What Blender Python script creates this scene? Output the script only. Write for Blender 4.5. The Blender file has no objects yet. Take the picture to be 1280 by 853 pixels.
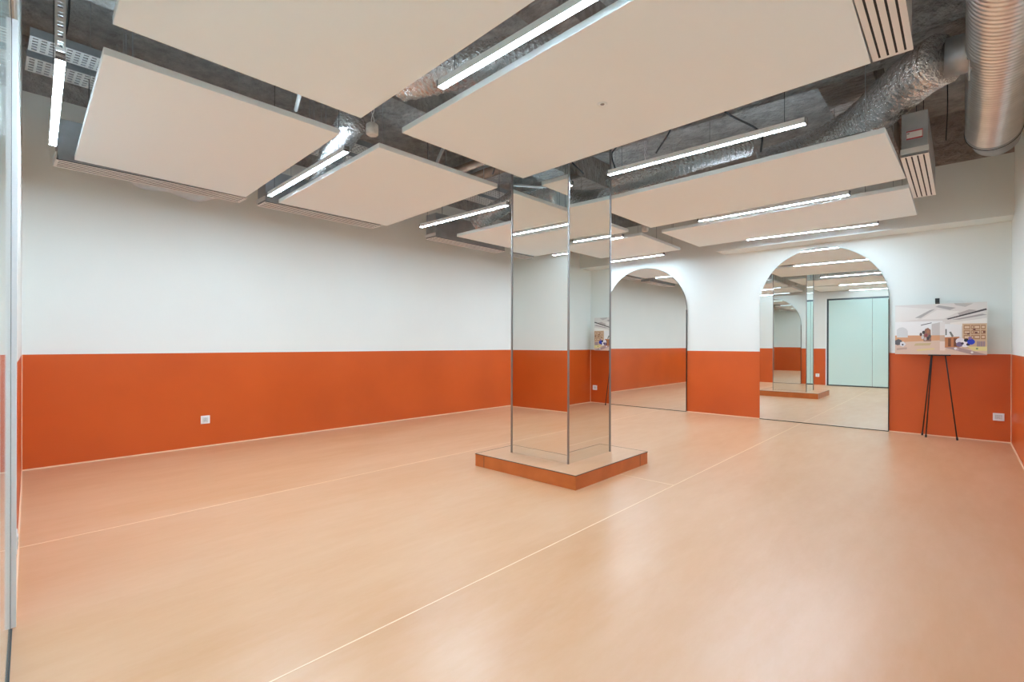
import bpy, bmesh, math, random
from mathutils import Vector, Matrix
random.seed(7)
C = bpy.context.scene.collection
S = bpy.context.scene
PI = math.pi

# ------------------------------------------------------------------ camera, world, exposure
EYE = 1.10
cam_d = bpy.data.cameras.new('camera')
cam_d.sensor_width = 36.0
cam_d.lens = 609.25 / 1280 * 36.0
cam_d.shift_y = 4.0 / 1280
cam_d.clip_start = 0.01
cam = bpy.data.objects.new('camera', cam_d)
C.objects.link(cam)
YAW, ROLL = 0.74475, 0.00244
cam.matrix_world = (Matrix.Translation((0, 0, EYE)) @ Matrix.Rotation(YAW, 4, 'Z')
                    @ Matrix.Rotation(PI / 2, 4, 'X') @ Matrix.Rotation(ROLL, 4, 'Z'))
S.camera = cam
w = bpy.data.worlds.new('world'); S.world = w; w.use_nodes = True
w.node_tree.nodes['Background'].inputs[0].default_value = (0.8, 0.88, 0.9, 1)
w.node_tree.nodes['Background'].inputs[1].default_value = 0.3
S.view_settings.view_transform = 'Standard'
S.view_settings.look = 'None'
S.view_settings.exposure = 0.0
S.view_settings.gamma = 1.0
S.view_settings.use_curve_mapping = False
TUBE = 160.0                                   # strength of the linear lamps
TUBE_COL = (0.67, 0.89, 1.07)
try:
    S.cycles.use_denoising = True
    S.cycles.max_bounces = 14
    S.cycles.diffuse_bounces = 8
    S.cycles.glossy_bounces = 8
    S.cycles.sample_clamp_indirect = 6.0
    S.cycles.blur_glossy = 0.5
except Exception:
    pass

# ------------------------------------------------------------------ room dimensions (metres)
XL, XR, YB = -5.93, 0.415, 7.83
SLAB = 3.75
WAIN = 1.0
def near_y(x): return -0.0405 - 0.0445 * x    # the near wall runs a little askew

# ------------------------------------------------------------------ materials
def srgb(r, g, b):
    f = lambda c: ((c / 255 + 0.055) / 1.055) ** 2.4 if c / 255 > 0.04045 else c / 255 / 12.92
    return (f(r), f(g), f(b), 1)
def mat(name, col, rough=0.6, metal=0.0, spec=0.5, noise=0.0, nscale=8.0, bump=0.0, bscale=60.0,
        col2=None, stretch=(1, 1, 1), detail=6, nrough=0.5, bdist=0.02, coat=0.0, emit=None, estr=0.0):
    m = bpy.data.materials.new(name); m.use_nodes = True
    n, l = m.node_tree.nodes, m.node_tree.links
    b = n['Principled BSDF']
    b.inputs['Base Color'].default_value = col
    b.inputs['Roughness'].default_value = rough
    b.inputs['Metallic'].default_value = metal
    b.inputs['Specular IOR Level'].default_value = spec
    b.inputs['Coat Weight'].default_value = coat
    if emit:
        b.inputs['Emission Color'].default_value = emit
        b.inputs['Emission Strength'].default_value = estr
    if noise or bump:
        tc = n.new('ShaderNodeTexCoord'); mp = n.new('ShaderNodeMapping')
        mp.inputs['Scale'].default_value = stretch
        geo = n.new('ShaderNodeNewGeometry')
        l.new(geo.outputs['Position'], mp.inputs['Vector'])
    if noise:
        t = n.new('ShaderNodeTexNoise'); t.inputs['Scale'].default_value = nscale; t.inputs['Detail'].default_value = detail; t.inputs['Roughness'].default_value = nrough
        l.new(mp.outputs[0], t.inputs['Vector'])
        r = n.new('ShaderNodeValToRGB'); r.color_ramp.elements[0].position = 0.5 - 0.25; r.color_ramp.elements[1].position = 0.75
        c2 = col2 or tuple(c * (1 - noise) for c in col[:3]) + (1,)
        r.color_ramp.elements[0].color = c2; r.color_ramp.elements[1].color = col
        l.new(t.outputs['Fac'], r.inputs['Fac']); l.new(r.outputs['Color'], b.inputs['Base Color'])
    if bump:
        t2 = n.new('ShaderNodeTexNoise'); t2.inputs['Scale'].default_value = bscale; t2.inputs['Detail'].default_value = 8
        l.new(mp.outputs[0], t2.inputs['Vector'])
        bp = n.new('ShaderNodeBump'); bp.inputs['Strength'].default_value = bump; bp.inputs['Distance'].default_value = bdist
        l.new(t2.outputs['Fac'], bp.inputs['Height']); l.new(bp.outputs[0], b.inputs['Normal'])
    return m

M = {}
M['white'] = mat('white_wall_paint', (0.80, 0.83, 0.79, 1), 0.55, noise=0.03, nscale=1.5)
M['orange'] = mat('orange_wall_paint', (0.64, 0.105, 0.014, 1), 0.34, noise=0.12, nscale=1.2, col2=(0.54, 0.083, 0.010, 1))
def floor_mat():
    m = mat('orange_floor_vinyl', (0.68, 0.395, 0.228, 1), 0.29, spec=0.9, noise=0.2, nscale=1.7, stretch=(1, 0.3, 1), col2=(0.575, 0.270, 0.112, 1), bump=0.02, bscale=5, detail=10, nrough=0.62)
    n, l = m.node_tree.nodes, m.node_tree.links
    b = n['Principled BSDF']; base = b.inputs['Base Color'].links[0].from_socket
    geo = n.new('ShaderNodeNewGeometry'); mp = n.new('ShaderNodeMapping'); mp.inputs['Scale'].default_value = (7.0, 1.6, 1); mp.inputs['Rotation'].default_value = (0, 0, 0.5)
    t = n.new('ShaderNodeTexNoise'); t.inputs['Scale'].default_value = 2.4; t.inputs['Detail'].default_value = 9; t.inputs['Roughness'].default_value = 0.7
    r = n.new('ShaderNodeValToRGB'); r.color_ramp.elements[0].position = 0.42; r.color_ramp.elements[1].position = 0.78
    r.color_ramp.elements[0].color = (0, 0, 0, 1); r.color_ramp.elements[1].color = (0.16, 0.16, 0.16, 1)
    mx = n.new('ShaderNodeMix'); mx.data_type = 'RGBA'; mx.inputs[7].default_value = (0.80, 0.56, 0.40, 1)
    l.new(geo.outputs['Position'], mp.inputs['Vector']); l.new(mp.outputs[0], t.inputs['Vector']); l.new(t.outputs['Fac'], r.inputs['Fac'])
    l.new(r.outputs['Color'], mx.inputs[0]); l.new(base, mx.inputs[6]); l.new(mx.outputs[2], b.inputs['Base Color'])
    t2 = n.new('ShaderNodeTexNoise'); t2.inputs['Scale'].default_value = 1.3; t2.inputs['Detail'].default_value = 5; l.new(mp.outputs[0], t2.inputs['Vector'])
    mr = n.new('ShaderNodeMapRange'); mr.inputs['From Min'].default_value = 0.3; mr.inputs['From Max'].default_value = 0.7; mr.inputs['To Min'].default_value = 0.30; mr.inputs['To Max'].default_value = 0.36
    l.new(t2.outputs['Fac'], mr.inputs['Value']); l.new(mr.outputs[0], b.inputs['Roughness'])
    return m
M['floor'] = floor_mat()
M['seam'] = mat('pale_weld_seam', srgb(246, 216, 184), 0.4)
M['skirt'] = mat('pale_sealant', srgb(240, 205, 170), 0.5)
M['concrete'] = mat('rough_concrete', (0.56, 0.53, 0.49, 1), 0.9, noise=0.5, nscale=5.5, col2=(0.20, 0.185, 0.17, 1), bump=1.0, bscale=14, detail=12, nrough=0.72, bdist=0.06)
M['concrete_brown'] = mat('brown_rough_concrete', (0.52, 0.44, 0.38, 1), 0.9, noise=0.5, nscale=6.0, col2=(0.19, 0.14, 0.115, 1), bump=1.0, bscale=12, stretch=(1, 2.2, 1), detail=12, nrough=0.74, bdist=0.06)
M['concrete_smooth'] = mat('smooth_grey_concrete', (0.42, 0.40, 0.37, 1), 0.8, noise=0.35, nscale=4, bump=0.2, bscale=20)
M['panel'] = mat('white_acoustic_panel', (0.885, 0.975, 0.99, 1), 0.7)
M['metal_white'] = mat('white_powder_coat', (0.80, 0.78, 0.74, 1), 0.45)
M['slot'] = mat('black_slot', (0.03, 0.028, 0.026, 1), 0.8)
M['galv'] = mat('galvanised_steel', (0.50, 0.51, 0.51, 1), 0.42, metal=0.75, noise=0.25, nscale=9)
M['galv_white'] = mat('pale_zinc_strip', (0.72, 0.72, 0.69, 1), 0.5)
M['spiral'] = mat('bright_spiral_steel', (0.84, 0.82, 0.80, 1), 0.34, metal=1.0, noise=0.15, nscale=6)
M['foil'] = mat('crinkled_foil', (0.92, 0.91, 0.90, 1), 0.25, metal=1.0, bump=1.0, bscale=38)
M['tape'] = mat('brown_duct_liner', (0.30, 0.25, 0.20, 1), 0.6, noise=0.3, nscale=8)
M['mirror'] = mat('silver_mirror', (0.87, 0.90, 0.885, 1), 0.0, metal=1.0)
M['trim_steel'] = mat('polished_trim', (0.33, 0.31, 0.30, 1), 0.3, metal=0.8)
M['mirror_edge'] = mat('dark_mirror_edge', (0.16, 0.18, 0.18, 1), 0.4)
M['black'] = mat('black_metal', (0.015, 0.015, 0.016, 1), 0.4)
M['cable'] = mat('black_cable', (0.03, 0.03, 0.03, 1), 0.6)
M['white_plastic'] = mat('white_plastic', (0.85, 0.85, 0.84, 1), 0.35)
M['grey_plastic'] = mat('grey_plastic', (0.25, 0.25, 0.25, 1), 0.5)
M['alu'] = mat('pale_aluminium', (0.90, 0.92, 0.91, 1), 0.4)
M['frame_dark'] = mat('dark_door_frame', (0.04, 0.055, 0.06, 1), 0.4)
M['glass'] = mat('mint_frosted_glass', (0.66, 0.88, 0.84, 1), 0.04, spec=0.6)
M['rust'] = mat('rusty_pipe', (0.22, 0.13, 0.08, 1), 0.7, noise=0.4, nscale=9)
M['dirty_white'] = mat('worn_white_plastic', (0.75, 0.74, 0.70, 1), 0.6, noise=0.25, nscale=40)
M['tile'] = mat('orange_tile', (0.60, 0.16, 0.035, 1), 0.35, noise=0.3, nscale=6, col2=(0.45, 0.11, 0.02, 1))
M['tile_edge'] = mat('dark_tile_edge', (0.10, 0.06, 0.04, 1), 0.5)
M['red'] = mat('red_print', srgb(180, 70, 70), 0.6)
M['paper'] = mat('white_paper', (0.78, 0.76, 0.72, 1), 0.7)
M['lamp'] = mat('lamp_diffuser', (0.9, 0.9, 0.9, 1), 0.5, emit=TUBE_COL + (1,), estr=TUBE)
M['added_uplight'] = mat('added_lamp_uplight', (0.9, 0.9, 0.9, 1), 0.5, emit=TUBE_COL + (1,), estr=TUBE * 0.30)  # glow for the added upward strips, not part of the lamps proper

# ------------------------------------------------------------------ helpers
def obj(name, bm, m, parent=None, smooth=False):
    me = bpy.data.meshes.new(name); bmesh.ops.recalc_face_normals(bm, faces=bm.faces[:])
    bm.to_mesh(me); bm.free()
    for q in (m if isinstance(m, (list, tuple)) else [m]): me.materials.append(q)
    if smooth:
        for p in me.polygons: p.use_smooth = True
    o = bpy.data.objects.new(name, me); C.objects.link(o)
    if parent: o.parent = parent
    return o
def thing(name, label, cat, loc=(0, 0, 0), rotz=0, group=None):
    o = bpy.data.objects.new(name, None); C.objects.link(o)
    o.location = loc; o.rotation_euler = (0, 0, rotz); o.empty_display_size = 0.1
    o['label'] = label; o['category'] = cat
    if group: o['group'] = group
    return o
def tag(o, label, cat, group=None):
    o['label'] = label; o['category'] = cat
    if group: o['group'] = group
    return o
def struct(name, bm, m, parent=None, smooth=False):
    o = obj(name, bm, m, parent, smooth)
    if not parent: o['kind'] = 'structure'
    return o
def box(bm, x0, x1, y0, y1, z0, z1, mi=0, bev=0):
    r = bmesh.ops.create_cube(bm, size=1)
    for v in r['verts']:
        v.co = ((x0 + x1) / 2 + v.co.x * (x1 - x0), (y0 + y1) / 2 + v.co.y * (y1 - y0), (z0 + z1) / 2 + v.co.z * (z1 - z0))
    fs = {f for v in r['verts'] for f in v.link_faces}
    for f in fs: f.material_index = mi
    if bev:
        es = {e for v in r['verts'] for e in v.link_edges}
        bmesh.ops.bevel(bm, geom=list(es), offset=bev, segments=2, affect='EDGES', profile=0.5)
    return list(fs)
def bx(*a, **k):
    bm = bmesh.new(); box(bm, *a, **k); return bm
def prism(bm, pts, z0, z1, mi=0):
    b = [bm.verts.new((p[0], p[1], z0)) for p in pts]; t = [bm.verts.new((p[0], p[1], z1)) for p in pts]
    fs = [bm.faces.new(b[::-1]), bm.faces.new(t)]
    for i in range(len(pts)):
        j = (i + 1) % len(pts); fs.append(bm.faces.new((b[i], b[j], t[j], t[i])))
    for f in fs: f.material_index = mi
    return fs
def frames(pts):
    P = [Vector(p) for p in pts]; out = []
    up = None
    for i, p in enumerate(P):
        d = (P[min(i + 1, len(P) - 1)] - P[max(i - 1, 0)]).normalized()
        if up is None:
            up = Vector((0, 0, 1)) if abs(d.z) < 0.9 else Vector((1, 0, 0))
        u = (up - d * up.dot(d)).normalized(); v = d.cross(u); up = u
        out.append((p, u, v, d))
    return out
def tube(bm, pts, r, n=10, cap=True, mi=0, jitter=0.0):
    rf = r if callable(r) else (lambda i: r)
    rings = []
    for i, (p, u, v, d) in enumerate(frames(pts)):
        rr = rf(i)
        rings.append([bm.verts.new(p + (u * math.cos(2 * PI * k / n) + v * math.sin(2 * PI * k / n)) * (rr + random.uniform(-jitter, jitter))) for k in range(n)])
    for a, b in zip(rings, rings[1:]):
        for k in range(n):
            f = bm.faces.new((a[k], a[(k + 1) % n], b[(k + 1) % n], b[k])); f.material_index = mi
    if cap:
        f = bm.faces.new(rings[0][::-1]); f.material_index = mi
        f = bm.faces.new(rings[-1]); f.material_index = mi
def spline(ctrl, n):
    P = [Vector(c) for c in ctrl]; P = [P[0] * 2 - P[1]] + P + [P[-1] * 2 - P[-2]]
    out = []; segs = len(P) - 3
    for i in range(n + 1):
        t = i / n * segs; k = min(int(t), segs - 1); t -= k
        a, b, c, d = P[k:k + 4]
        out.append(0.5 * ((2 * b) + (c - a) * t + (2 * a - 5 * b + 4 * c - d) * t * t + (3 * b - a - 3 * c + d) * t ** 3))
    return out

# ------------------------------------------------------------------ the setting
NL, NR = near_y(XL), near_y(XR)
bm = bmesh.new(); prism(bm, [(XL - .2, NL - .45), (XR + .2, NR - .45), (XR + .2, YB + .2), (XL - .2, YB + .2)], -0.1, 0.0)
struct('floor', bm, M['floor'])
bm = bmesh.new(); prism(bm, [(XL - .2, NL - .45), (XR + .2, NR - .45), (XR + .2, YB + .2), (XL - .2, YB + .2)], SLAB, SLAB + 0.15)
struct('ceiling', bm, M['concrete'])
# left wall: orange below, white plaster, rough concrete on top
bm = bmesh.new()
for z0, z1, mi in ((0, WAIN, 1), (WAIN, 3.27, 0), (3.27, SLAB, 2)):
    box(bm, XL - .15, XL, NL - .3, YB + .15, z0, z1, mi)
struct('wall_left', bm, [M['white'], M['orange'], M['concrete']])
bm = bmesh.new()
for z0, z1, mi in ((0, WAIN, 1), (WAIN, 3.2, 0), (3.2, SLAB, 2)):
    box(bm, XL, XR, YB, YB + .15, z0, z1, mi)
struct('wall_back', bm, [M['white'], M['orange'], M['concrete']])
bm = bmesh.new()
for z0, z1, mi in ((0, WAIN, 1), (WAIN, 3.4, 0), (3.4, SLAB, 2)):
    box(bm, XR, XR + .15, NR - .3, YB + .15, z0, z1, mi)
struct('wall_right', bm, [M['white'], M['orange'], M['concrete']])
DX0, DX1, DZ = -2.70, 0.30, 2.35
bm = bmesh.new()
def near_piece(x0, x1, z0, z1, mi):
    prism(bm, [(x0, near_y(x0)), (x0, near_y(x0) - .15), (x1, near_y(x1) - .15), (x1, near_y(x1))], z0, z1, mi)
for x0, x1 in ((XL, DX0), (DX1, XR)):
    near_piece(x0, x1, 0, WAIN, 1); near_piece(x0, x1, WAIN, DZ, 0)
near_piece(XL, XR, DZ, SLAB, 0)
struct('wall_near', bm, [M['white'], M['orange']])
# bulkhead on the back wall: plastered below, bare concrete above
bm = bmesh.new()
box(bm, -2.72, XR, 7.47, YB, 2.50, 3.17, 0); box(bm, -2.72, XR, 7.47, YB, 3.17, SLAB, 1)
struct('trim_1', bm, [M['white'], M['concrete_brown']])
# slab beams
bm = bmesh.new(); box(bm, -5.9, XR, 4.55, 4.95, 3.35, SLAB, 0); struct('trim_2', bm, M['concrete'])
bm = bmesh.new(); box(bm, -4.35, -3.95, 0.25, 4.55, 3.42, SLAB, 0); struct('trim_3', bm, M['concrete'])
bm = bmesh.new(); box(bm, -0.95, -0.55, 0.05, 7.47, 3.40, SLAB, 0); struct('trim_4', bm, M['concrete_brown'])
bm = bmesh.new(); box(bm, -2.35, -2.05, 0.15, 4.55, 3.46, SLAB, 0); struct('trim_5', bm, M['concrete_brown'])
# pale sealant line along the foot of the walls
struct('baseboard_left', bx(XL, XL + .008, NL, YB, 0, .010), M['skirt'])
struct('baseboard_back', bx(XL, XR, YB - .008, YB, 0, .010), M['skirt'])
struct('baseboard_right', bx(XR - .008, XR, NR, YB, 0, .010), M['skirt'])
bm = bmesh.new(); prism(bm, [(XL, near_y(XL)), (DX0, near_y(DX0)), (DX0, near_y(DX0) + .008), (XL, near_y(XL) + .008)], 0, .010)
struct('baseboard_near', bm, M['skirt'])
# welded seams of the floor covering
k = 6
for (x0, x1, y0, y1) in ((-3.720, -3.714, 0.13, YB), (-1.652, -1.646, 0.04, YB), (-2.12, -1.654, 3.657, 3.663)):
    struct('trim_%d' % k, bx(x0, x1, y0, y1, -0.002, 0.0006), M['seam']); k += 1

# pale bead in the corners of the orange dado
for (x, y) in ((XL + .002, NL + .002), (XL + .002, YB - .002), (XR - .002, YB - .002)):
    struct('trim_%d' % k, bx(x - .003, x + .003, y - .003, y + .003, .010, WAIN), M['skirt']); k += 1

# glazed partition in the near wall
def near_bx(x0, x1, d0, d1, z0, z1, bmm=None):
    b = bmm or bmesh.new()
    prism(b, [(x0, near_y(x0) + d0), (x1, near_y(x1) + d0), (x1, near_y(x1) + d1), (x0, near_y(x0) + d1)], z0, z1)
    return b
door = thing('door_1', 'frosted mint glass sliding partition in a dark slim frame beside the left-hand orange wall', 'glass door', (-2.7, near_y(-2.7), 0))
door['kind'] = 'structure'
def dpart(name, b, m, parent=None):
    o = obj(name, b, m); o.parent = parent or door
    if o.parent is door: o.matrix_parent_inverse = Matrix.Translation(door.location).inverted()
    return o
bm = bmesh.new()
near_bx(DX0 + .012, DX0 + .055, -.05, -.006, 0.0, DZ, bm); near_bx(DX0 + .012, DX1, -.05, -.006, DZ - .045, DZ, bm)
near_bx(DX0 + .055, DX1, -.05, -.0062, 0.0, .03, bm); near_bx(DX1 - .04, DX1, -.05, -.006, 0.0, DZ, bm)
dpart('door_frame', bm, M['frame_dark'])
dpart('jamb_trim', near_bx(DX0 - .012, DX0 + .012, -.05, .009, 0.0, DZ), M['alu'])
bm = bmesh.new(); near_bx(DX0 + .02, DX1, -.0058, -.001, -0.001, .002, bm)
dpart('floor_track', bm, M['frame_dark'])
for i, (a, b) in enumerate(((-2.645, -1.695), (-1.687, -0.74), (-0.732, 0.26))):
    dpart('glass_pane', near_bx(a, b, -.017, -.0065, .03, DZ - .045), M['glass'])

# ------------------------------------------------------------------ mirrored column
col = thing('mirrored_column', 'square column clad in mirror on a low orange plinth in mid room', 'column', (-2.70, 3.60, 0))
def cp(name, b, m, smooth=False, parent=None):
    o = obj(name, b, m, parent or col, smooth)
    return o
cx0, cx1, cy0, cy1 = -3.02 + 2.70, -2.385 + 2.70, 3.275 - 3.60, 3.925 - 3.60
bz = 0.11
cp('plinth', None or (lambda b: (box(b, -3.23 + 2.7, -2.13 + 2.7, 3.02 - 3.6, 4.16 - 3.6, 0, bz - .004, 0), b)[1])(bmesh.new()), M['tile'])
bm = bmesh.new(); box(bm, -.527, .567, -.577, .557, bz - .004, bz); cp('plinth_top', bm, M['floor'])
bm = bmesh.new()
for (a, b, c, d) in ((-.533, .573, -.583, -.577), (-.533, .573, .557, .563), (-.533, -.527, -.583, .563), (.567, .573, -.583, .563)):
    box(bm, a, b, c, d, bz - .004, bz + .001)
cp('plinth_edge', bm, M['tile_edge'])
bm = bmesh.new()
for a in (-.42, ): box(bm, a - .002, a + .002, -.5815, -.579, 0.001, bz - .006)
for a in (.42, ): box(bm, .569, .5715, a - .002, a + .002, 0.001, bz - .006)
cp('plinth_joint', bm, M['tile_edge'])
cp('core', bx(cx0 + .01, cx1 - .01, cy0 + .01, cy1 - .01, bz, SLAB), M['concrete_smooth'])
T = 3.30
for (a, b, c, d) in ((cx0, cx1, cy0, cy0 + .008), (cx0, cx1, cy1 - .008, cy1)):
    cp('mirror_panel', bx(a + .008, b - .008, c, d, bz, T), M['mirror'])
for (a, b) in ((cx0, cx0 + .008), (cx1 - .008, cx1)):
    cp('mirror_panel', bx(a, b, cy0 + .008, cy1 - .008, bz, T), M['mirror'])
for sx in (cx0, cx1):
    for sy in (cy0, cy1):
        x, y = (sx + .004, sy + .004) if False else (sx, sy)
        cp('edge_trim', bx(x - .007, x + .007, y - .007, y + .007, bz, T, bev=.002), M['trim_steel'])

# ------------------------------------------------------------------ arched mirrors leaning flat to the back wall
def arch(name, xc, wdt, top, label):
    t = thing(name, label, 'mirror', (xc, YB, 0))
    r = wdt / 2; N = 64
    def outline(o):
        rr = r - o
        p = [(-rr, o)] + [(-rr * math.cos(PI * i / N), (top - r) + rr * math.sin(PI * i / N)) for i in range(N + 1)] + [(rr, o)]
        return p
    def slab(o, y0, y1):
        b = bmesh.new(); p = outline(o)
        f = [b.verts.new((x, y0, z)) for x, z in p]; g = [b.verts.new((x, y1, z)) for x, z in p]
        b.faces.new(f); b.faces.new(g[::-1])
        for i in range(len(p)):
            j = (i + 1) % len(p); b.faces.new((f[j], f[i], g[i], g[j]))
        return b
    obj('backing', slab(0.0, -.022, 0.0), M['mirror_edge'], t)
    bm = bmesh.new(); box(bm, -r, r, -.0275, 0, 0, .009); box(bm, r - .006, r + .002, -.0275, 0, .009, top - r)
    obj('edge_shadow_strip', bm, M['black'], t)  # dark edge, with the shadow on the right side drawn as black too
    obj('mirror_glass', slab(0.001, -.026, -.022), M['mirror'], t)
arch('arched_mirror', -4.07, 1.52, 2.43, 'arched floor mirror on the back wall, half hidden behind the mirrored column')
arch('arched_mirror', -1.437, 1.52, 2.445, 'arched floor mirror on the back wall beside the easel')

# ------------------------------------------------------------------ suspended ceiling panels
PZ = 2.53
panels = [
 ([(-3.12, .40), (-3.12, 1.645), (-5.15, 1.735), (-5.09, .48)], 'white suspended ceiling panel beside the short vertical-looking lamp over the left wall, nearest the glass'),
 ([(-2.80, .39), (-2.80, 1.62), (-.35, 1.51), (-.35, .28)], 'white suspended ceiling panel running out of the top of the photo'),
 ([(-2.79, 1.92), (-2.78, 3.15), (-.34, 3.05), (-.33, 1.79)], 'large white suspended ceiling panel with the small round sprinkler in it'),
 ([(-3.12, 1.95), (-3.12, 3.185), (-5.12, 3.31), (-5.10, 2.03)], 'white suspended ceiling panel by the left wall, second from the glass door'),
 ([(-3.11, 4.20), (-3.11, 5.55), (-4.94, 5.60), (-4.94, 4.27)], 'white suspended ceiling panel partly hidden behind the left edge of the mirrored column'),
 ([(-2.80, 4.20), (-2.80, 5.54), (-.35, 5.36), (-.38, 4.11)], 'white suspended ceiling panel whose end meets the foil duct and the diffuser with the red label'),
 ([(-2.82, 5.87), (-2.82, 7.09), (-.36, 6.95), (-.35, 5.71)], 'white suspended ceiling panel closest to the bulkhead over the easel mirror'),
 ([(-3.08, 5.83), (-3.12, 7.13), (-5.05, 7.20), (-5.03, 5.92)], 'white suspended ceiling panel over the arched mirror behind the column'),
]
for pts, lab in panels:
    cxp = sum(p[0] for p in pts) / 4; cyp = sum(p[1] for p in pts) / 4
    t = thing('ceiling_panel', lab, 'ceiling panel', (cxp, cyp, PZ), 0, 'suspended white ceiling panels')
    loc = [(p[0] - cxp, p[1] - cyp) for p in pts]
    bm = bmesh.new(); prism(bm, loc, 0, .038)
    bmesh.ops.bevel(bm, geom=bm.edges[:], offset=.002, segments=1, affect='EDGES')
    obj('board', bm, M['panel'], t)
    for (x, y) in loc:
        b = bmesh.new(); fx = .6 if 'sprinkler' in lab else .9; tube(b, [(x * fx, y * .86, .036), (x * fx, y * .86, SLAB - PZ)], .0022, 6)
        obj('hanger_rod', b, M['galv'], t)

# ------------------------------------------------------------------ linear lamps between the panels
lamps = [
 ((-3.35, .262), (-4.83, .338), 'linear lamp by the left wall that looks nearly vertical, hung from a perforated strut'),
 ((-.75, .12), (-2.15, .20), 'linear lamp just inside the glass door, seen only in the mirrors'),
 ((-3.37, 1.83), (-4.93, 1.88), 'linear lamp between the two panels along the left wall, its end near the round sensor'),
 ((-2.14, 1.73), (-.75, 1.70), 'linear lamp running out at the top, beside the large panel with the sprinkler'),
 ((-3.44, 3.66), (-4.87, 3.635), 'linear lamp ending just left of the mirrored column near the foil duct'),
 ((-2.19, 3.58), (-.745, 3.60), 'linear lamp in the wide dark gap starting at the right edge of the mirrored column'),
 ((-3.32, 5.77), (-4.81, 5.85), 'linear lamp that crosses behind the mirrored column in front of the rear left panel'),
 ((-2.24, 5.63), (-.79, 5.59), 'linear lamp between the two rear panels to the right of the mirrored column'),
 ((-3.49, 7.34), (-4.92, 7.38), 'linear lamp on the back wall above the arched mirror behind the column'),
 ((-2.15, 7.06), (-.73, 7.16), 'linear lamp washing the bulkhead above the easel-side arched mirror'),
]
for i, (a, b, lab) in enumerate(lamps):
    A, B = Vector(a), Vector(b); L = (B - A).length; mid = (A + B) / 2; ang = math.atan2(B.y - A.y, B.x - A.x)
    t = thing('linear_lamp', lab, 'lamp', (mid.x, mid.y, PZ), ang, 'white linear lamps in the ceiling gaps')
    bm = bmesh.new(); box(bm, -L / 2 - .012, L / 2 + .012, -.018, .018, .010, .024)
    for q in (-1, 1): box(bm, -L / 2 - .012, L / 2 + .012, q * .0195 - .0015, q * .0195 + .0015, .0010, .038)
    obj('housing', bm, M['alu'], t)
    obj('diffuser', bx(-L / 2, L / 2, -.018, .018, 0.0, .010), M['lamp'], t)
    if i < 8: obj('added_uplight_strip', bx(-L / 2, L / 2, -.015, .015, .024, .028), M['added_uplight'], t)  # added strip glowing upward, brightens the slab and upper walls
    for s in (-1, 1):
        obj('end_cap', bx(s * (L / 2 + .012) - .012 * (s > 0), s * (L / 2 + .012) + .012 * (s < 0), -.0212, .0212, -.001, .039), M['grey_plastic'], t)
    for s in (-1, 1):
        bm = bmesh.new(); x = s * (L / 2 - .12)
        if i == 0 and s < 0:
            # perforated strut
            x = s * (L / 2 - .03)
            zt = SLAB - PZ
            for q in (-1, 1):
                box(bm, x - .018, x + .018, q * .018 - .002, q * .018 + .002, .038, zt)
                box(bm, x + q * .018 - .002, x + q * .018 + .002, -.018, -.011, .050, zt); box(bm, x + q * .018 - .002, x + q * .018 + .002, .011, .018, .050, zt)
            q = .05
            while q < zt:
                box(bm, x - .020, x - .016, -.012, .012, q, q + .020); box(bm, x + .016, x + .020, -.012, .012, q, q + .020); q += .05
            obj('strut', bm, M['galv_white'], t)
        else:
            tube(bm, [(x, 0, .022), (x, 0, SLAB - PZ)], .002, 6); obj('hanger_wire', bm, M['cable'], t)
    if i == 0:
        bm = bmesh.new()
        tube(bm, spline([(-L / 2 + .05, .0, .075), (-L / 2 + .09, -.03, .25), (-L / 2 + .06, -.035, .5), (-L / 2 + .1, -.03, .8), (-L / 2 + .06, 0, 1.2)], 30), .006, 6)
        obj('power_cable', bm, M['cable'], t, True)

# ------------------------------------------------------------------ linear slot diffusers with plenum boxes
def diffuser(label, x0, x1, y0, y1, slots=4, skew=0.0, sticker=False, ph=.33, fat=1.38):
    w_, l_ = x1 - x0, y1 - y0
    t = thing('slot_diffuser', label, 'air diffuser', ((x0 + x1) / 2, (y0 + y1) / 2, PZ), 0, 'slot diffusers at the ends of the ceiling panels')
    hx, hy = w_ / 2, l_ / 2; e = .018
    bar = w_ / (slots * 2 + 1) * fat; gap = (w_ - bar * (slots + 1)) / slots
    bm = bmesh.new()
    box(bm, -hx, -hx + bar, -hy, hy, 0, .0022); box(bm, hx - bar, hx, -hy, hy, 0, .0022)
    box(bm, -hx + bar, hx - bar, -hy, -hy + e, 0, .0022); box(bm, -hx + bar, hx - bar, hy - e, hy, 0, .0022)
    obj('frame', bm, M['metal_white'], t)
    x = -hx + bar + gap
    for k in range(slots - 1):
        obj('slat', bx(x, x + bar, -hy + e, hy - e, .0003, .0019), M['metal_white'], t); x += bar + gap
    bm = bmesh.new(); fs = box(bm, -hx + .006, hx - .006, -hy + .012, hy - .012, .008, ph, 0)
    fs = fs + box(bm, -hx + .004, hx - .004, -hy + .008, hy - .008, .0026, .008, 1)
    obj('plenum_box', bm, [M['galv'], M['slot']], t)
    bm = bmesh.new(); box(bm, -hx, hx, -hy - .001, -hy + .006, .022, .062)
    obj('flange', bm, M['galv_white'], t)
    for y in (-hy * .7, hy * .7):
        bm = bmesh.new(); tube(bm, [(0, y, ph - .01), (0, y, (3.279 if x1 < -5 else SLAB) - PZ)], .003, 6); obj('hanger_rod', bm, M['cable'], t)
    if sticker:
        bm = bmesh.new(); box(bm, -.048, .048, -hy + .0095, -hy + .012, .130, .195, 1); box(bm, -.046, .044, -hy + .008, -hy + .0095, .140, .185, 0)
        box(bm, -.044, -.030, -hy + .0072, -hy + .008, .172, .178, 2)
        obj('label_sticker', bm, [M['paper'], M['red'], M['slot']], t)
    return t
diffuser('white slot diffuser along the left wall below the near-vertical lamp', -5.40, -5.18, .38, 1.76, fat=1.06)
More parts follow.
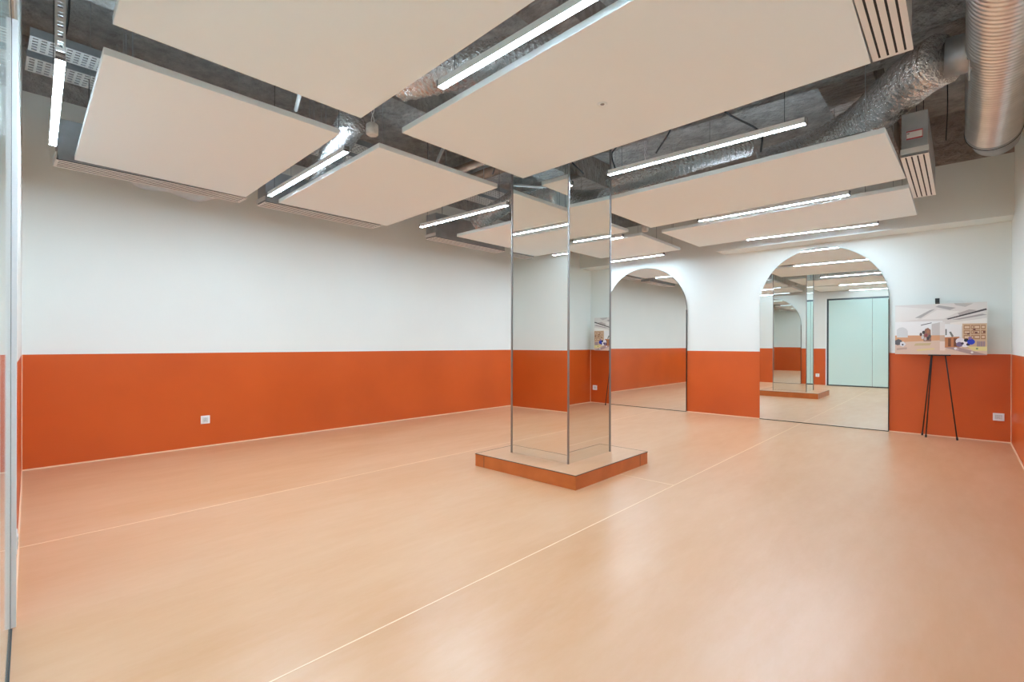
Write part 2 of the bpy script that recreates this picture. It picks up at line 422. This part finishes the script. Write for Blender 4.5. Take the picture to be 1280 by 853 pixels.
diffuser('white slot diffuser along the left wall, second from the glass door', -5.385, -5.165, 1.92, 3.27, fat=1.06)
diffuser('white slot diffuser along the left wall just left of the mirrored column', -5.385, -5.165, 4.09, 5.45, fat=1.06)
diffuser('white slot diffuser along the left wall in the back corner', -5.385, -5.165, 5.78, 7.1, fat=1.06)
diffuser('white slot diffuser at the top edge beside the large sprinkler panel', -.330, -.172, 1.70, 3.045)
diffuser('white slot diffuser under a galvanised box with a red and white label', -.345, -.180, 4.75, 6.135, sticker=True)

# ------------------------------------------------------------------ ducts
def ridged_tube(bm, path, r, ridge, pitch, n=28, jitter=0.0):
    # resample the path so that ridges alternate
    L = sum((path[i + 1] - path[i]).length for i in range(len(path) - 1))
    N = max(8, int(L / pitch * 4)); out = []
    acc = [0]
    for i in range(len(path) - 1): acc.append(acc[-1] + (path[i + 1] - path[i]).length)
    j = 0
    for i in range(N + 1):
        s = L * i / N
        while j < len(path) - 2 and acc[j + 1] < s: j += 1
        f = (s - acc[j]) / max(1e-6, acc[j + 1] - acc[j]); out.append(path[j].lerp(path[j + 1], f))
    tube(bm, out, lambda i: r + ridge * (0.5, 1.0, 0.5, 0.0)[i % 4], n, True, 0, jitter)
# big spiral duct along the right wall
dt = thing('spiral_duct', 'large ribbed steel air duct in the upper right corner along the right wall', 'air duct', (.205, 6.0, 3.02))
bm = bmesh.new(); ridged_tube(bm, [Vector((0, 0, 0)), Vector((-.014, -5.85, 0))], .174, .012, .046, 48)
obj('duct_body', bm, M['spiral'], dt, True)
bm = bmesh.new(); tube(bm, [(0, 0.0, 0), (0, .05, 0)], .188, 48); obj('end_collar', bm, M['galv'], dt, True)
bm = bmesh.new(); tube(bm, [(0, .046, 0), (0, .056, 0)], .192, 48); obj('end_gasket', bm, M['black'], dt, True)
bm = bmesh.new(); tube(bm, [(0.015, .05, .0), (.025, .34, .0)], .165, 40); obj('end_cap', bm, M['galv'], dt, True)
bm = bmesh.new(); tube(bm, [(-.05, -1.57, .02), (-.29, -1.57, .03)], .125, 36); obj('branch_collar', bm, M['galv'], dt, True)
bm = bmesh.new(); tube(bm, [(-.165, -1.57, 0), (-.175, -1.57, 0)], .15, 36); obj('saddle', bm, M['galv'], dt, True)
def flex(label, ctrl, r, n=60, ridge=.010, pitch=.045):
    o_ = Vector(ctrl[0]); p = spline([Vector(c) - o_ for c in ctrl], n)
    bm = bmesh.new(); ridged_tube(bm, p, r, ridge, pitch, 28, .006)
    o = obj('foil_duct', bm, M['foil'], None, True); o.location = o_
    return tag(o, label, 'air duct', 'crinkled foil ducts above the panels')
flex('crinkled foil duct leaving the big spiral duct, running down behind the panel end', [(-.10, 4.44, 3.06), (-.22, 4.56, 3.065), (-.37, 4.80, 3.065), (-.68, 5.28, 3.06), (-1.05, 5.42, 2.98), (-1.5, 5.3, 2.88)], .165)
flex('crinkled foil duct in the gap at the right edge of the mirrored column', [(-3.0, 4.4, 2.76), (-2.72, 4.5, 2.80), (-2.25, 4.8, 2.93), (-1.95, 5.05, 3.05), (-1.6, 5.3, 3.15)], .11)
flex('crinkled foil duct showing as a bulge beside the lamp at the top', [(-2.95, 2.02, 2.98), (-2.72, 2.08, 2.96), (-2.50, 2.2, 2.98), (-2.3, 2.4, 3.05), (-2.1, 2.7, 3.15)], .12)
flex('crinkled foil duct at the end of the lamp beside the round white sensor', [(-3.55, 1.98, 2.86), (-3.85, 2.05, 2.84), (-4.2, 2.15, 2.82), (-4.6, 2.28, 2.80), (-4.98, 2.4, 2.78)], .10)
flex('crinkled foil duct dropping to the diffuser left of the mirrored column', [(-4.2, 4.75, 3.05), (-4.6, 4.75, 2.95), (-4.88, 4.72, 2.86), (-5.02, 4.70, 2.78)], .11)

# ------------------------------------------------------------------ cable trays, pipes, cables
def tray(label, x0, x1, z):
    t = thing('cable_tray', label, 'cable tray', ((x0 + x1) / 2, 3.0, z), 0, 'perforated cable trays over the left wall')
    hw = (x1 - x0) / 2; y0, y1 = -2.78, 4.6
    bm = bmesh.new()
    n = 6; wv = 2 * hw / (n * 2 - 1) * 1.0
    for k in range(n): box(bm, -hw + k * 2 * wv, -hw + k * 2 * wv + wv, y0, y1, 0, .003)
    y = y0
    while y < y1:
        box(bm, -hw, hw, y, y + .016, .0005, .0025); y += .046
    obj('perforated_bed', bm, M['galv_white'], t)
    for s in (-1, 1): obj('side_rail', bx(s * hw - .002, s * hw + .002, y0, y1, 0, .06), M['galv'], t)
    for y in (-2.2, -.6, 1.0, 2.6, 4.2):
        b = bmesh.new(); tube(b, [(hw + .01, y, -.02), (hw + .01, y, SLAB - z)], .005, 6); tube(b, [(-hw - .01, y, -.02), (-hw - .01, y, SLAB - z)], .005, 6)
        box(b, -hw - .03, hw + .03, y - .015, y + .015, -.02, 0); obj('bracket', b, M['galv'], t)
tray('perforated cable tray high over the left wall, the one farther from that wall', -5.10, -4.85, 3.28)
tray('perforated cable tray high up, closer to the left wall', -5.50, -5.22, 3.28)
def pipe(name, label, cat, ctrl, r, m, n=24, grp=None):
    o_ = Vector(ctrl[0]); bm = bmesh.new(); tube(bm, spline([Vector(c) - o_ for c in ctrl], n), r, 10)
    o = obj(name, bm, m, None, True); o.location = o_; return tag(o, label, cat, grp)
pipe('rusty_pipe', 'rust brown pipe above the panel left of the mirrored column', 'pipe', [(-5.2, 3.75, 3.12), (-3.3, 3.72, 3.12)], .045, M['rust'], 6)
pipe('rusty_pipe', 'rust brown pipe higher up behind the other one left of the column', 'pipe', [(-4.75, 4.2, 3.20), (-3.3, 4.16, 3.20)], .06, M['rust'], 6)
pipe('conduit', 'pale metal conduit crossing the gap over the near left panel', 'conduit', [(-3.2, 1.45, 2.95), (-4.4, 1.9, 3.2)], .016, M['galv_white'], 4)
pipe('conduit', 'pale angled conduit in the dark gap left of the mirrored column', 'conduit', [(-3.35, 2.75, 2.85), (-3.9, 3.1, 2.9), (-4.0, 3.2, 2.7)], .016, M['galv_white'], 10)
for i, (c, lab) in enumerate((
  ([(-1.6, 3.9, SLAB), (-1.55, 3.95, 3.2), (-1.38, 4.0, 2.95), (-1.15, 4.06, 2.75), (-1.15, 4.1, 2.6)], 'black cable sagging behind the lamp in the wide gap'),
  ([(-2.45, 4.0, SLAB), (-2.5, 4.02, 3.3), (-2.4, 4.05, 3.0), (-2.45, 4.05, 2.9), (-2.4, 4.08, 2.7)], 'black cable hanging beside the right edge of the mirrored column'),
  ([(-2.05, 4.0, SLAB), (-2.0, 4.0, 3.2), (-1.85, 4.03, 3.0), (-2.0, 4.05, 2.8)], 'black cable looping above the middle of the wide gap'),
  ([(-.1, 5.6, SLAB), (-.09, 5.6, 3.2), (-.10, 5.6, 2.86)], 'thin black cord hanging behind the labelled diffuser box'),
  ([(-3.2, 3.45, SLAB), (-3.25, 3.5, 3.2), (-3.3, 3.4, 2.95), (-3.45, 3.45, 2.8)], 'black cable loop in the gap left of the mirrored column'))):
    pipe('hanging_cable', lab, 'cable', c, .007 if i != 3 else .004, M['cable'], 26, 'black cables above the panels')
pipe('steel_channel', 'thin dark steel channel on top of the panel behind the wide gap', 'channel', [(-1.3, 4.25, 2.590), (-.5, 4.19, 2.590)], .012, M['galv'], 3)

# round sensors hanging in the panel gaps
def sensor(x, y, z, label):
    t = thing('ceiling_sensor', label, 'sensor', (x, y, z), 0, 'white round sensors in the panel gaps')
    bm = bmesh.new(); prof = [(.0, -.042), (.032, -.042), (.041, -.034), (.043, 0), (.041, .030), (.030, .040), (0, .040)]
    n = 24; rings = []
    for r, h in prof[1:-1]: rings.append([bm.verts.new((r * math.cos(2 * PI * k / n), r * math.sin(2 * PI * k / n), h)) for k in range(n)])
    for a, b in zip(rings, rings[1:]):
        for k in range(n): bm.faces.new((a[k], a[(k + 1) % n], b[(k + 1) % n], b[k]))
    bm.faces.new(rings[0][::-1]); bm.faces.new(rings[-1])
    obj('body', bm, M['dirty_white'], t, True)
    for s in (-1, 1):
        b = bmesh.new(); H = SLAB - z
        tube(b, [(s * .010 * math.cos(q * 1.1), s * .010 * math.sin(q * 1.1) + .004, .036 + (H - .036) * q / 40) for q in range(41)], .003, 6)
        obj('twisted_cord', b, M['white_plastic'], t, True)
sensor(-3.03, 1.84, 2.60, 'white round sensor on a twisted cord where four panels meet')
sensor(-2.97, 5.72, 2.585, 'small white sensor in the panel gap beyond the mirrored column')
# sprinkler recessed in the large panel
t = thing('sprinkler', 'small round recessed sprinkler in the large ceiling panel', 'sprinkler', (-1.57, 2.49, PZ))
bm = bmesh.new(); n = 28
r0 = [bm.verts.new((.030 * math.cos(2 * PI * k / n), .030 * math.sin(2 * PI * k / n), -.001)) for k in range(n)]
r1 = [bm.verts.new((.028 * math.cos(2 * PI * k / n), .028 * math.sin(2 * PI * k / n), -.006)) for k in range(n)]
r2 = [bm.verts.new((.014 * math.cos(2 * PI * k / n), .014 * math.sin(2 * PI * k / n), -.004)) for k in range(n)]
for a, b in ((r0, r1), (r1, r2)):
    for k in range(n): bm.faces.new((a[k], a[(k + 1) % n], b[(k + 1) % n], b[k]))
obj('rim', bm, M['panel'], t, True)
bm = bmesh.new(); tube(bm, [(0, 0, 0.004), (0, 0, -.0045)], .012, 20); obj('nozzle', bm, M['grey_plastic'], t)

# ------------------------------------------------------------------ power sockets
def socket(label, loc, rotz, w_=.086, two=False):
    t = thing('power_socket', label, 'power socket', loc, rotz)
    obj('plate', bx(-w_ / 2, w_ / 2, -.009, 0, -.043, .043, bev=.003), M['white_plastic'], t)
    obj('insert', bx(-w_ / 2 + .016, w_ / 2 - .016, -.0115, -.008, -.026, .026, bev=.001), M['dirty_white'], t)
    bm = bmesh.new()
    for (x, z, a) in ((-.007, .013, .5), (.007, .013, -.5), (-.009, -.010, 0), (.009, -.010, 0), (0, -.004, 0)):
        box(bm, x - .0014, x + .0014, -.0119, -.0112, z - .005, z + .005)
    obj('pin_hole', bm, M['grey_plastic'], t)
socket('white power socket low on the left orange wall', (XL, 1.606, .287), PI / 2)
socket('white power socket low on the back orange wall right of the easel', (.313, YB, .285), 0, .094)
socket('white power socket on the orange wall beside the glass door jamb', (-2.90, near_y(-2.90), .27), PI + math.atan(-.0445))

# ------------------------------------------------------------------ easel and the picture on it
ez = thing('easel', 'black metal tripod easel against the orange back wall', 'easel', (-.20, 7.64, 0))
def leg(a, b, r=.0065):
    bm = bmesh.new(); tube(bm, [a, b], r, 10); o = obj('leg', bm, M['black'], ez, True)
    bm = bmesh.new(); tube(bm, [Vector(a), Vector(a).lerp(Vector(b), .02)], r + .004, 10); obj('rubber_foot', bm, M['black'], o, True)
leg((-.110, 0, 0), (-.025, .075, 1.56)); leg((.168, 0, 0), (.000, .075, 1.56)); leg((-.150, .135, 0), (-.015, .10, 1.56))
obj('mast', bx(-.030, .010, .060, .110, 1.50, 1.66, bev=.004), M['black'], ez)
obj('top_clip', bx(-.030, .010, .025, .062, 1.605, 1.655, bev=.003), M['black'], ez)
obj('ledge', bx(-.09, .11, .000, .045, .975, .990, bev=.002), M['black'], ez)

pic = thing('picture_board', 'wide printed board of a bright playroom standing on the black easel', 'picture', (-.195, 7.648, .99))
PW, PH = .815, .60
obj('board', bx(-PW / 2, PW / 2, 0, .018, 0, PH), M['paper'], pic)
cols = {}
def pm(rgb):
    if rgb not in cols: cols[rgb] = mat('print_ink', srgb(*rgb), .35)
    return cols[rgb]
layers = []   # polygons in picture fractions (0..1, y down), painted in order
def poly(rgb, *p): layers.append((rgb, p))
def rect(rgb, a, b, c, d): poly(rgb, (a, b), (c, b), (c, d), (a, d))
rect((222, 216, 210), 0, 0, 1, 1)
poly((232, 228, 222), (0, .02), (.42, .1), (.26, .3), (0, .35))
poly((176, 172, 168), (.23, .27), (.4, .12), (.46, .1), (.30, .27))
poly((176, 170, 166), (.5, .03), (.68, .09), (.62, .13), (.46, .06))
poly((190, 186, 180), (.66, 0), (.86, .02), (.78, .08), (.68, .04))
poly((236, 231, 225), (.3, .3), (.48, .12), (.72, .16), (.55, .3))
poly((182, 172, 168), (.7, .2), (.82, .13), (.9, .15), (.72, .24))
poly((70, 64, 64), (.58, .30), (.99, .12), (1, .15), (.6, .315))
poly((168, 160, 158), (.64, .32), (.95, .22), (1, .24), (.72, .32))
poly((240, 235, 228), (.62, .38), (1, .30), (1, .42), (.62, .46))
rect((238, 238, 236), 0, .34, .54, .64)
poly((205, 200, 196), (.42, .40), (.52, .36), (.52, .62), (.42, .62))
poly((215, 160, 120), (0, .62), (.54, .62), (.54, .74), (0, .76))
poly((70, 66, 68), (.30, .41), (.42, .365), (.42, .378), (.30, .425))
poly((214, 216, 214), (.02, .60), (.02, .50), (.05, .46), (.09, .45), (.13, .48), (.15, .53), (.15, .66), (.02, .66))
poly((222, 196, 176), (0, .76), (.5, .72), (1, .78), (1, 1), (0, 1))
poly((150, 110, 92), (.33, .74), (.33, .56), (.35, .49), (.38, .47), (.41, .51), (.415, .74))
for (x, y, c) in ((.30, .60, (95, 80, 80)), (.33, .56, (60, 55, 58)), (.36, .62, (150, 70, 78)), (.38, .55, (180, 120, 90)), (.40, .64, (90, 84, 86)), (.35, .69, (200, 180, 170)), (.38, .68, (70, 62, 66)), (.32, .66, (210, 205, 200))):
    poly(c, *[(x + .016 * math.cos(q * PI / 4), y + .035 * math.sin(q * PI / 4)) for q in range(8)])
poly((205, 184, 140), (.24, .78), (.42, .77), (.40, .82), (.22, .83))
poly((226, 206, 150), (.25, .90), (.44, .87), (.46, .90), (.26, .94))
rect((230, 226, 222), .51, .36, .565, .72); rect((206, 176, 152), .51, .62, .565, .76); rect((236, 216, 204), .51, .74, .57, .92)
poly((236, 236, 234), (.565, .40), (.74, .42), (.74, .66), (.565, .66))
rect((110, 110, 104), .57, .50, .585, .62); poly((120, 124, 118), (.61, .56), (.63, .55), (.66, .64), (.64, .66))
poly((196, 128, 84), (.565, .66), (.72, .65), (.72, .86), (.565, .86))
for (a, b) in ((.60, .63), (.66, .70)): rect((124, 78, 54), a, .68, b, .84)
rect((208, 178, 146), .75, .40, 1, .88)
for a, b in ((.765, .83), (.84, .865), (.87, .93), (.94, .985)):
    for c, d in ((.43, .51), (.53, .60), (.62, .70)):
        rect((168, 122, 88), a, c, b, d); rect((222, 196, 168), a + .008, c + .02, b - .008, d - .02)
for (x, y) in ((.86, .50), (.88, .56), (.96, .55), (.80, .58)): rect((110, 62, 50), x, y, x + .025, y + .03)
for k in range(7): rect((130 + 12 * (k % 3), 120, 150 - 10 * (k % 2)), .90 + k * .012, .74, .908 + k * .012, .86)
for (x, y, r, c) in ((.73, .74, .050, (232, 226, 232)), (.78, .78, .055, (238, 236, 240)), (.72, .80, .035, (120, 104, 140)), (.79, .72, .024, (36, 36, 48)), (.75, .78, .016, (60, 52, 70)), (.81, .80, .020, (44, 44, 56)), (.84, .75, .040, (36, 62, 190)), (.83, .68, .02, (140, 110, 160))):
    poly(c, *[(x + r * math.cos(q * PI / 8), y + r * 1.36 * math.sin(q * PI / 8)) for q in range(16)])
poly((176, 152, 148), (.56, .86), (.70, .85), (1, .99), (1, 1), (.86, 1)); poly((228, 216, 150), (.80, .84), (1, .84), (1, .92), (.86, .92))
for (x, y, r, c) in ((.68, .88, .018, (236, 232, 234)), (.70, .90, .014, (196, 170, 176)), (.85, .95, .014, (236, 230, 228)), (.9, .88, .012, (120, 150, 100))):
    poly(c, *[(x + r * math.cos(q * PI / 6), y + r * 1.36 * math.sin(q * PI / 6)) for q in range(12)])
poly((96, 92, 96), (0, .72), (.04, .69), (.08, .72), (.08, .80), (.03, .82), (0, .80)); poly((224, 226, 228), (.06, .76), (.10, .74), (.13, .80), (.10, .85), (.06, .83)); rect((60, 58, 62), .08, .79, .10, .82)
poly((196, 168, 152), (.02, .88), (.14, .86), (.14, .90), (.02, .92))
bm = bmesh.new(); mats = []; 
for i, (rgb, p) in enumerate(layers):
    m_ = pm(rgb)
    if m_ not in mats: mats.append(m_)
    yy = -.0006 - i * .000025
    vs = [bm.verts.new((-PW / 2 + a * PW, yy, PH - b * PH)) for a, b in p]
    f = bm.faces.new(vs); f.material_index = mats.index(m_)
me = bpy.data.meshes.new('printed_picture'); bm.to_mesh(me); bm.free()
for m_ in mats: me.materials.append(m_)
o = bpy.data.objects.new('printed_picture', me); C.objects.link(o); o.parent = pic

# torn white plastic film hanging off the nearest left diffuser
bm = bmesh.new(); nx, nz = 26, 7; g = []
for a in range(nx + 1):
    row = []
    for b in range(nz + 1):
        u, v = a / nx, b / nz
        drop = .085 * (math.sin(PI * u) ** .6) * (0.75 + .35 * math.sin(9 * u + 1))
        row.append(bm.verts.new((.016 * math.sin(14 * u + 5 * v) * v - .012 * v, -.34 + .68 * u, -drop * v)))
    g.append(row)
for a in range(nx):
    for b in range(nz): bm.faces.new((g[a][b], g[a + 1][b], g[a + 1][b + 1], g[a][b + 1]))
r_ = bmesh.ops.solidify(bm, geom=bm.faces[:], thickness=.002)
o = obj('plastic_film', bm, M['white_plastic'], None, True); o.location = (-5.405, 1.22, PZ + .008)
tag(o, 'crumpled white plastic film hanging out behind the diffuser by the left wall', 'plastic film')
